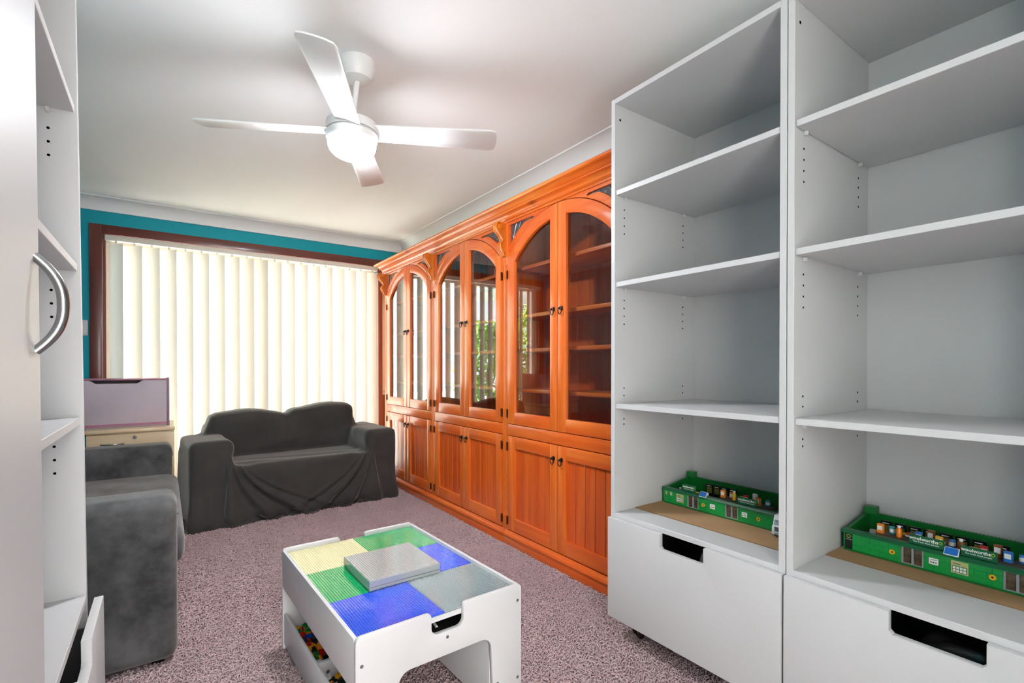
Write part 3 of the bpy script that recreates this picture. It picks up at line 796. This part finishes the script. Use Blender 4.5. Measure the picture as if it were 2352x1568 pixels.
def slip_sofa():
    W, D = 1.47, .72
    parts = [(.01, W - .01, .03, D - .02, 0.0, .36), (.0, .265, .015, D - .06, 0.0, .585, .04), (W - .265, W, .015, D - .06, 0.0, .575, .04),
             (.2, W - .2, -.005, .62, .05, .405, .035), (.15, W - .15, .46, D, .2, .66, .05),
             (.17, .765, .43, D - .03, .38, .735, .07), (.725, W - .17, .43, D - .03, .38, .765, .07)]
    me = rounded(parts, .0095, 16, 'slipcovered_loveseat')
    n = len(me.vertices); co = np.empty(n * 3); me.vertices.foreach_get('co', co); co = co.reshape(-1, 3)
    no = np.empty(n * 3); me.vertices.foreach_get('normal', no); no = no.reshape(-1, 3)
    x, y, z = co.T
    disp = np.zeros(n)
    front = np.clip((-no[:, 1] - .2) / .5, 0, 1) * np.clip((.30 - y) / .1, 0, 1)
    # sweeping folds that fall from each arm and seat corner towards the middle of the hem
    for xc, sg, ph in ((.215, 1, 0.3), (W - .215, -1, 1.6)):
        dx = (x - xc) * sg; dn_ = np.clip(.56 - z, 0, .56) / .56
        g = .05 + .62 * dn_ ** 2.3
        q = dx / g
        amp = np.clip((q + .25) / .3, 0, 1) * np.clip((1.45 - q) / .5, 0, 1) * np.clip(dn_ / .35, 0, 1) * np.clip(g / .22, .15, 1)
        disp += front * amp * (.020 * np.sin(2 * np.pi * 2.3 * q + ph) + .007 * np.sin(2 * np.pi * 4.7 * q + ph * 2) * np.clip(g / .3, 0, 1))
        # soft upright folds on the front of the arm
        arm = np.clip((.03 - dx) / .05, 0, 1) * np.clip((.46 - z) / .3, 0, 1)
        disp += front * arm * .007 * np.sin(58 * x + 5 * z + ph)
    # lumpy cushions under the cover and stretch lines across the back
    bk = np.clip((z - .44) / .06, 0, 1) * np.clip((y - .30) / .08, 0, 1)
    disp += bk * (.012 * np.sin(5.2 * x + 9 * z) + .006 * np.sin(11 * x - 17 * z + 2) + .010 * np.cos(2 * np.pi * (x - .17) / .57) * -1 * np.clip((z - .5) / .2, 0, 1))
    # skirt swings out to the floor
    disp += front * np.clip((.30 - z) / .3, 0, 1) ** 1.4 * .05
    # sag under the seat edge
    mid = np.exp(-((x - W / 2) / .42) ** 2)
    disp += front * mid * .010 * np.sin((z - .05) / .35 * math.pi)
    # light creasing everywhere
    seat = np.clip((no[:, 2] - .3) / .5, 0, 1)
    disp += seat * .004 * np.sin(34 * (y + .25 * x)) * np.exp(-((y - .14) / .10) ** 2) * (z < .47)
    disp += .003 * np.sin(9 * x + 3 * y) * np.sin(11 * z + 2 * x)
    # pinch at the inner arm corners
    for xc, sg in ((.30, 1), (W - .30, -1)):
        d2 = np.sqrt((x - xc) ** 2 + (y - .02) ** 2 + (z - .44) ** 2)
        disp += .006 * np.exp(-(d2 / .12) ** 2) * np.sin(48 * (z + .6 * sg * x))
    co += no * disp[:, None]
    lo = co[:, 2] < .012; co[lo, 2] = 0.0
    # uneven hem
    hem = np.clip((.05 - co[:, 2]) / .05, 0, 1) * front
    co[:, 1] += hem * .01 * np.sin(16 * co[:, 0])
    me.vertices.foreach_set('co', co.reshape(-1)); me.update()
    me.materials.clear(); set_mesh(me, COVER, 80)
    o = put('loveseat', me, None, (.127, 3.775, .001), (0, 0, R(5.2)))
    tag(o, 'two seat sofa under a draped charcoal slipcover in front of the blind', 'sofa')
slip_sofa()

def velvet_sofa():
    t = thing('velvet_sofa', 'charcoal velvet sofa with square arms beside the white units', 'sofa', (.035, 2.165, 0), R(90))
    # local x -> world +Y, local y -> world -X
    LN, D = 1.66, .78
    def cushion(x0, x1, y0, y1, z0, z1, bev, nm, sm=4, bulge=0):
        me = rounded([(x0, x1, y0, y1, z0, z1, bev)], .016, sm, nm)
        if bulge:
            for v in me.vertices:
                u = (v.co.x - x0) / (x1 - x0); q = (v.co.y - y0) / (y1 - y0)
                v.co.z += bulge * math.sin(math.pi * min(max(u, 0), 1)) * math.sin(math.pi * min(max(q, 0), 1)) * (1 if v.co.z > (z0 + z1) / 2 else 0)
        me.materials.clear(); return put(nm, set_mesh(me, VELVET, 80), t)
    for x in (0, LN - .19):
        cushion(x, x + .19, 0, D, .015, .612, .03, 'arm')
        MB().tube([(x + .19 * q, -.0015, .545) for q in (.04, .5, .96)], .0025, 6).build('seam', VELVET, t)
    cushion(.185, LN - .185, .02, D, .04, .30, .02, 'seat_base')
    cushion(.19, LN - .19, -.03, D - .2, .28, .445, .05, 'seat_cushion', 5, .02)
    cushion(.15, LN - .15, D - .24, D, .25, .80, .05, 'backrest', 5)
    for x in (.06, LN - .06):
        for y in (.06, D - .06): MB().cyl((x, y, 0), (x, y, .02), .022, seg=12).build('foot', BLACK, t)
velvet_sofa()

# ================================================================== filing cabinet and toy box
fc = thing('filing_cabinet', 'beech laminate two drawer filing cabinet under the toy box', 'cabinet', (-.430, 4.16, 0))
FW_, FD = .485, .52
MB().box(.012, FW_ - .004, .02, FD - .01, .03, .64).build('body', BEECH, fc)
MB().box(0, FW_, -.005, FD, .643, .668, .005, 3).build('top', BEECH, fc)
MB().box(.012, FW_ - .004, .03, FD - .02, 0, .03).build('base', BLACK, fc)
for z0, z1 in ((.332, .634), (.035, .327)):
    d = MB().box(.012, FW_ - .004, .0, .0195, z0, z1, .0015, 1).build('drawer', BEECH, fc)
    hp = [(.085 + .12 * k / 12 - .0, -.001 - .022 * math.sin(math.pi * k / 12), z1 - .062) for k in range(13)]
    MB().tube(hp, .004, 8).build('bow_handle', CHROME, d)
lk = MB().cyl((.262, .002, .610), (.262, -.006, .610), .0125, seg=20).build('lock', CHROME, fc)
MB().box(.2605, .2635, -.0068, -.0055, .603, .617).build('keyhole', BLACK, lk)

tb = thing('toy_box', 'lilac toy box with a plum rail standing on the filing cabinet', 'toy box', (-.56, 4.27, .6685))
BW = .585; BD = .36
MB().box(BW - .014, BW, -.006, BD, 0, .335, .002).build('side_panel', PLUMD, tb)
MB().box(0, .014, -.006, BD, 0, .335, .002).build('side_panel', PLUMD, tb)
FP = put('front_panel', set_mesh(plate([(.014, .008), (BW - .014, .008), (BW - .014, .322), (BW - .15, .322), (BW - .165, .312), (BW - .18, .300), (.18, .300), (.165, .312), (.15, .322), (.014, .322)], [], .010, .001), LILAC), tb, (0, .006, 0))
MB().box(.014, BW - .014, -.004, BD - .02, .3225, .331, .002).build('lid', PLUM, tb)
MB().box(.014, BW - .014, BD - .014, BD - .004, .008, .322).build('back_panel', LILAC, tb)
MB().box(.014, BW - .014, .012, BD - .014, .0, .012).build('bottom_panel', LILAC, tb)
MB().box(.014, BW - .014, -.001, .001, .010, .026).build('border_strip', PLUM, FP, (0, -.0052, 0))

# ================================================================== green toy shops on cardboard
def shop(label, loc, layout, seed):
    t = thing('toy_shop', label, 'toy shop', loc, R(-90), 'green toy shops')
    L, D = .478, .195; HF = .060
    rg = random.Random(seed)
    MB().box(0, L, 0, D, 0, .006, .001, 1).build('base', MGREEN, t)
    MB().box(.006, L - .006, .012, D - .006, .006, .030).build('shop_floor', mat('shop_floor', '14301f', .5), t)
    # front wall bricks, leaving out the doors
    bw, bh = .0238, .0165
    doors = layout['doors']
    dw = .052
    def free(a, b): return all(b <= d + .0005 or a >= d + dw - .0005 for d in doors)
    spans = []; x = 0.0
    cuts = sorted([0] + [q for d in doors for q in (d, d + dw)] + [L])
    for a, b in zip(cuts, cuts[1:]):
        if b - a > .004 and free(a, b): spans.append((a, b))
    for (a, b) in spans:
        for row in range(3):
            xs = [a]; q = a + bw * (1 if row % 2 == 0 else .5)
            while q < b - .004: xs.append(q); q += bw
            xs.append(b)
            for p, q in zip(xs, xs[1:]):
                MB().box(p + .00012, q - .00012, 0, .012, .006 + row * bh + .00012, .006 + (row + 1) * bh - .00012, .0004, 1).build('wall_brick', GREEN, t)
    for d in doors:
        dr = put('shop_door', set_mesh(plate([(0, .003), (dw, .003), (dw, .0555), (0, .0555)], [[(.004, .008), (.0235, .008), (.0235, .053), (.004, .053)], [(.0285, .008), (.048, .008), (.048, .053), (.0285, .053)]], .008, .0004), GREYP, 0), t, (d, .005, 0))
        for q in (.004, .0285): MB().box(q, q + .0195, .001, .0025, .008, .053).build('pane', mat('shop_door_glass', '2a2722', .08, .7, vary=(60, '6b5a44', .2)), dr)
    # ledge over the front wall
    MB().prism([(-.006, .0555), (-.006, .0585), (.0, .066), (.020, .066), (.020, .0555)], -.003, L + .003, 'x').build('ledge', DGREEN, t)
    # side and back walls
    for x in (0, L - .01): MB().prism([(.02, .006), (.02, .066), (D - .03, .088), (D, .088), (D, .006)], x, x + .01, 'x').build('side_wall', MGREEN, t)
    MB().box(.01, L - .01, D - .012, D, .006, .088).build('back_wall', MGREEN, t)
    rs = MB()
    for k in range(56): rs.cyl((.014 + k * .00815, D - .006, .088), (.014 + k * .00815, D - .006, .0898), .0028, seg=8)
    stuff(rs.build('wall_studs', MGREEN, t))
    MB().box(-.001, .032, D - .032, D + .001, .088, .112, .001, 1).build('corner_tower', MGREEN, t)
    # sign boards with lettering
    for (x0, x1) in layout['signs']:
        sb = MB().box(x0, x1, .010, .0135, .0663, .0935, .0005, 1).build('sign_board', DGREEN, t)
        cx = (x0 + x1) / 2; sz = (x1 - x0) * .168
        WT = mat('white_print', 'f2f2f2', .5)
        put('lettering', set_mesh(text_mesh('woolworths', sz, .0004, True), WT, 0), sb, (cx - .006, .0097, .0845))
        put('lettering', set_mesh(text_mesh('The fresh food people', sz * .50, .0004), WT, 0), sb, (cx - .001, .0097, .0755))
        MB().tube([(x1 - .008 + .0035 * math.cos(a), .0095, .0845 + .0035 * math.sin(a)) for a in np.linspace(0, 2 * math.pi, 14, endpoint=False)], .0009, 6, True).build('emblem', LIME, sb)
        MB().tube([(x1 - .008, .0095, .0865), (x1 - .0075, .0095, .0895)], .0008, 6).build('emblem_leaf', LIME, sb)
    # tablet screen leaning on the ledge
    sx = layout['screen']
    sc = MB().box(-.016, .016, 0, .003, 0, .024, .001, 1).build('checkout_screen', PAPER, t, (sx, -.005, .0625), (R(-38), 0, 0))
    MB().box(-.0142, .0142, -.0005, 0, .002, .022).build('screen_glass', SKYB, sc)
    # posters and stickers on the front
    for kind, x in layout['marks']:
        if kind == 'dot':
            s_ = MB().cyl((x, -.0001, .030), (x, -.0008, .030), .0072, seg=20).build('round_sticker', YEL, t)
            MB().cyl((x, -.0008, .030), (x, -.0011, .030), .0026, seg=10).build('sticker_mark', BLACK, s_)
            MB().tube([(x + .0052 * math.cos(a), -.0008, .030 + .0052 * math.sin(a)) for a in np.linspace(0, 2 * math.pi, 18, endpoint=False)], .0003, 4, True).build('sticker_ring', mat('sticker_orange', 'd98a10', .5), s_)
        elif kind == 'note':
            s_ = MB().box(x, x + .021, -.0007, 0, .024, .042).build('notice', PAPER, t)
            for k in range(3): MB().cyl((x + .005 + .0055 * k, -.0007, .030), (x + .005 + .0055 * k, -.001, .030), .0018, seg=8).build('notice_mark', BLACK, s_)
            MB().box(x + .004, x + .017, -.001, -.0007, .0365, .038).build('notice_line', GREYP, s_)
        elif kind == 'poster':
            s_ = MB().box(x, x + .036, -.0007, 0, .016, .050).build('poster', TANP, t)
            MB().box(x + .003, x + .033, -.0010, -.0007, .019, .037).build('poster_panel', MGREEN, s_)
            for k in range(4):
                for j in range(2): MB().box(x + .0042 + .0072 * k, x + .0098 + .0072 * k, -.0013, -.0010, .0205 + .0082 * j, .027 + .0082 * j).build('poster_card', PAPER, s_)
            MB().box(x + .004, x + .020, -.0010, -.0007, .0415, .0435).build('poster_line', DGREEN, s_)
            MB().cyl((x + .028, -.0007, .044), (x + .028, -.001, .044), .0034, seg=14).build('poster_dot', LIME, s_)
        elif kind == 'dark':
            s_ = MB().box(x, x + .021, -.0008, 0, .006, .055).build('dark_panel', mat('shop_dark_panel', '101814', .4), t)
            MB().tube([(x + .0105 + .005 * math.cos(a), -.001, .046 + .005 * math.sin(a)) for a in np.linspace(0, 2 * math.pi, 16, endpoint=False)], .0009, 5, True).build('emblem', LIME, s_)
            put('lettering', set_mesh(text_mesh('woolworths', .0034, .0003), mat('white_print', 'f2f2f2', .5), 0), s_, (x + .0105, -.001, .036))
        elif kind == 'small':
            MB().box(x, x + .009, -.0006, 0, .036, .050).build('small_notice', TANP, t)
        elif kind == 'slots':
            for k in range(4): MB().box(x + .004 * k + (.003 if k > 1 else 0), x + .0028 + .004 * k + (.003 if k > 1 else 0), -.0004, 0, .030, .032).build('slot', DGREEN, t)
    # display cards along the back wall
    for x in layout['cards']:
        c = MB().box(x, x + .030, D - .058, D - .052, .030, .082, .0005, 1).build('display_card', BLACK, t)
        MB().box(x + .004, x + .026, D - .0586, D - .058, .046, .070).build('card_picture', mat('card_print', '8a5a34', .5, vary=(90, '3f6a2a', .15)), c)
        MB().box(x + .005, x + .022, D - .0586, D - .058, .074, .0765).build('card_title', PAPER, c)
    # gondola behind the ledge carrying goods
    MB().box(layout['gond'][0], layout['gond'][1], .032, .080, .030, .066, .001, 1).build('gondola', mat('gondola_brown', '4b3a30', .5), t)
    return t
def w_of(loc, x, y, z): return (loc[0] + y, loc[1] - x, loc[2] + z)
S1 = (1.748, 1.350, .5018); S2 = (1.762, .668, .5018)
shop('green toy supermarket standing beside a white toy truck', S1, dict(doors=(.118, .285), signs=((.090, .150), (.330, .405)), screen=.190,
     marks=(('small', .012), ('small', .036), ('poster', .066), ('dot', .192), ('note', .222), ('note', .352), ('slots', .385), ('dot', .415)), cards=(.115, .150, .185, .22), gond=(.24, .44)), 1)
shop('green toy supermarket with a dark corner panel and a row of dark display cards', S2, dict(doors=(.150, .365), signs=((.165, .245), (.280, .352)), screen=.262,
     marks=(('dark', .004), ('dot', .128), ('slots', .128), ('note', .214), ('poster', .262), ('dot', .345)), cards=(.055, .092, .129, .166, .203, .240, .277, .325), gond=(.075, .45)), 2)
SHOPS_LABEL = {0: 'the toy shop beside the toy truck', 1: 'the toy shop with the dark corner panel'}

def goods(loc, xs, where, seed):
    rg = random.Random(seed)
    kinds = ['box', 'can', 'bottle', 'loaf', 'box', 'carton']
    cols = [('red', 'c2281c'), ('orange', 'ea8422'), ('blue', '2b74c8'), ('white', 'e4e2dc'), ('yellow', 'e9b72c'), ('teal', '1690a0'), ('brown', '84512a')]
    cache = {}
    for i, (x, y, z) in enumerate(xs):
        k = kinds[i % len(kinds)]; cn, ch = cols[rg.randrange(len(cols))]
        m = mat('goods_' + cn, ch, .4)
        key = (k, cn)
        if key not in cache:
            if k in ('box', 'carton'):
                h = .022 if k == 'box' else .027
                b = MB().box(-.0065, .0065, -.004, .004, 0, h, .0005, 1)
                cap = MB().box(-.005, .005, -.0043, -.004, h * .35, h * .8).data('front_label', PAPER)
                nm = 'miniature_' + k
            elif k == 'can':
                b = MB().lathe([(0, 0), (.0055, 0), (.006, .001), (.006, .015), (.0055, .016), (0, .016)], 16); nm = 'miniature_can'
                cap = MB().lathe([(.0061, .004), (.0061, .012)], 16).data('front_label', PAPER)
            elif k == 'bottle':
                b = MB().lathe([(0, 0), (.005, 0), (.0055, .002), (.0055, .017), (.003, .022), (0, .022)], 16); nm = 'miniature_bottle'
                cap = MB().lathe([(0, .022), (.0034, .022), (.0034, .027), (0, .027)], 12).data('bottle_cap', PAPER)
            else:
                b = MB().box(-.010, .010, -.005, .005, 0, .011, .0035, 3); nm = 'miniature_loaf'
                cap = MB().box(-.0095, .0095, -.0053, -.0046, .002, .0055).data('front_label', PAPER)
            bme_ = b.data(nm, m); bme_.transform(Matrix.Scale(1.3, 4)); cap.transform(Matrix.Scale(1.3, 4)); cache[key] = (nm, bme_, cap)
        nm, me, cap = cache[key]
        o = put(nm, me, None, w_of(loc, x, y, z), (0, 0, R(-90 + rg.uniform(-14, 14))))
        put(cap.name.split('.')[0], cap, o)
        kk = {'box': 'box', 'carton': 'tall carton', 'can': 'can', 'bottle': 'capped bottle', 'loaf': 'bread tray'}[k]
        tag(o, f'miniature {cn} grocery {kk} inside {where}', 'toy grocery', f'toy groceries inside {where}')
goods(S1, [(.25 + .0235 * k, .044 + .022 * (k % 2), .0663) for k in range(8)] + [(.26 + .03 * k, .100, .0303) for k in range(0)] + [(.05 + .022 * k, .05, .0303) for k in range(3)] + [(.25 + .028 * k, .115, .0303) for k in range(6)] + [(.10 + .024 * k, .060, .0303) for k in range(5)], SHOPS_LABEL[0], 3)
goods(S2, [(.085 + .0235 * k, .044 + .022 * (k % 2), .0663) for k in range(15)] + [(.07 + .03 * k, .108, .0303) for k in range(12)] + [(.04, .05, .0303), (.05, .09, .0303)], SHOPS_LABEL[1], 4)

def cardboard(label, x0, y0, y1):
    xb = 1.982
    o = thing('cardboard_sheet', label, 'cardboard', (x0, y0, .4988))
    MB().box(0, xb - x0, y1 - y0, 0, 0, .0006).build('liner', CARD, o)
    MB().box(0, xb - x0, y1 - y0, 0, .0022, .0028).build('liner', CARD, o)
    q = []
    m = MB(); L = y0 - y1; n = 90
    b = bmesh.new(); prev = None
    for k in range(n * 4 + 1):
        yy = -L * k / (n * 4); zz = .0014 + .0007 * math.sin(k * math.pi / 2)
        a = b.verts.new((.001, yy, zz)); c = b.verts.new((xb - x0 - .001, yy, zz))
        if prev: b.faces.new((prev[0], a, c, prev[1]))
        prev = (a, c)
    m._merge(b).build('corrugated_core', CARD, o)
cardboard('brown cardboard sheet under the toy shop beside the toy truck', 1.586, 1.366, .728)
cardboard('brown cardboard sheet under the toy shop with the dark corner panel', 1.668, .681, .044)

# toy truck next to the first shop
def truck():
    t = thing('toy_truck', 'small white toy truck parked beside the green toy shop', 'toy truck', (1.690, .832, .5018), R(-90))
    TW = mat('truck_white', 'dfdfdf', .3)
    MB().box(-.027, .027, .0, .045, .012, .040, .004, 3).build('cab', TW, t)
    MB().prism([(.006, .040), (.014, .060), (.045, .060), (.045, .040)], -.0255, .0255, 'x').build('cab_roof', TW, t)
    MB().prism([(.0055, .0425), (.0125, .058), (.0135, .058), (.0065, .0425)], -.022, .022, 'x').build('windscreen', mat('truck_glass', '9aa2a8', .1), t)
    MB().prism([(.004, .060), (.010, .074), (.045, .076), (.045, .060)], -.022, .022, 'x').build('wind_deflector', TW, t)
    MB().box(-.017, .017, -.0012, .001, .022, .037, .0005, 1).build('grille', BLACK, t)
    for k in range(4): MB().box(-.016, .016, -.002, -.0011, .0235 + .0036 * k, .0247 + .0036 * k).build('grille_bar', GREYP, t)
    MB().box(-.027, .027, -.003, .001, .010, .019, .001, 1).build('bumper', GREYP, t)
    for x in (-.020, .020): MB().box(x - .005, x + .005, -.0036, -.003, .013, .0175).build('headlamp', PAPER, t)
    MB().box(-.026, .026, .05, .145, .016, .080, .002).build('cargo_box', TW, t)
    MB().box(-.018, .018, .04, .145, .010, .016).build('chassis', BLACK, t)
    wh = MB().cyl((-.005, 0, 0), (.005, 0, 0), .0115, seg=18).data('wheel', BLACK)
    for x in (-.021, .021):
        for y in (.022, .105, .130): put('wheel', wh, t, (x, y, .0115))
truck()
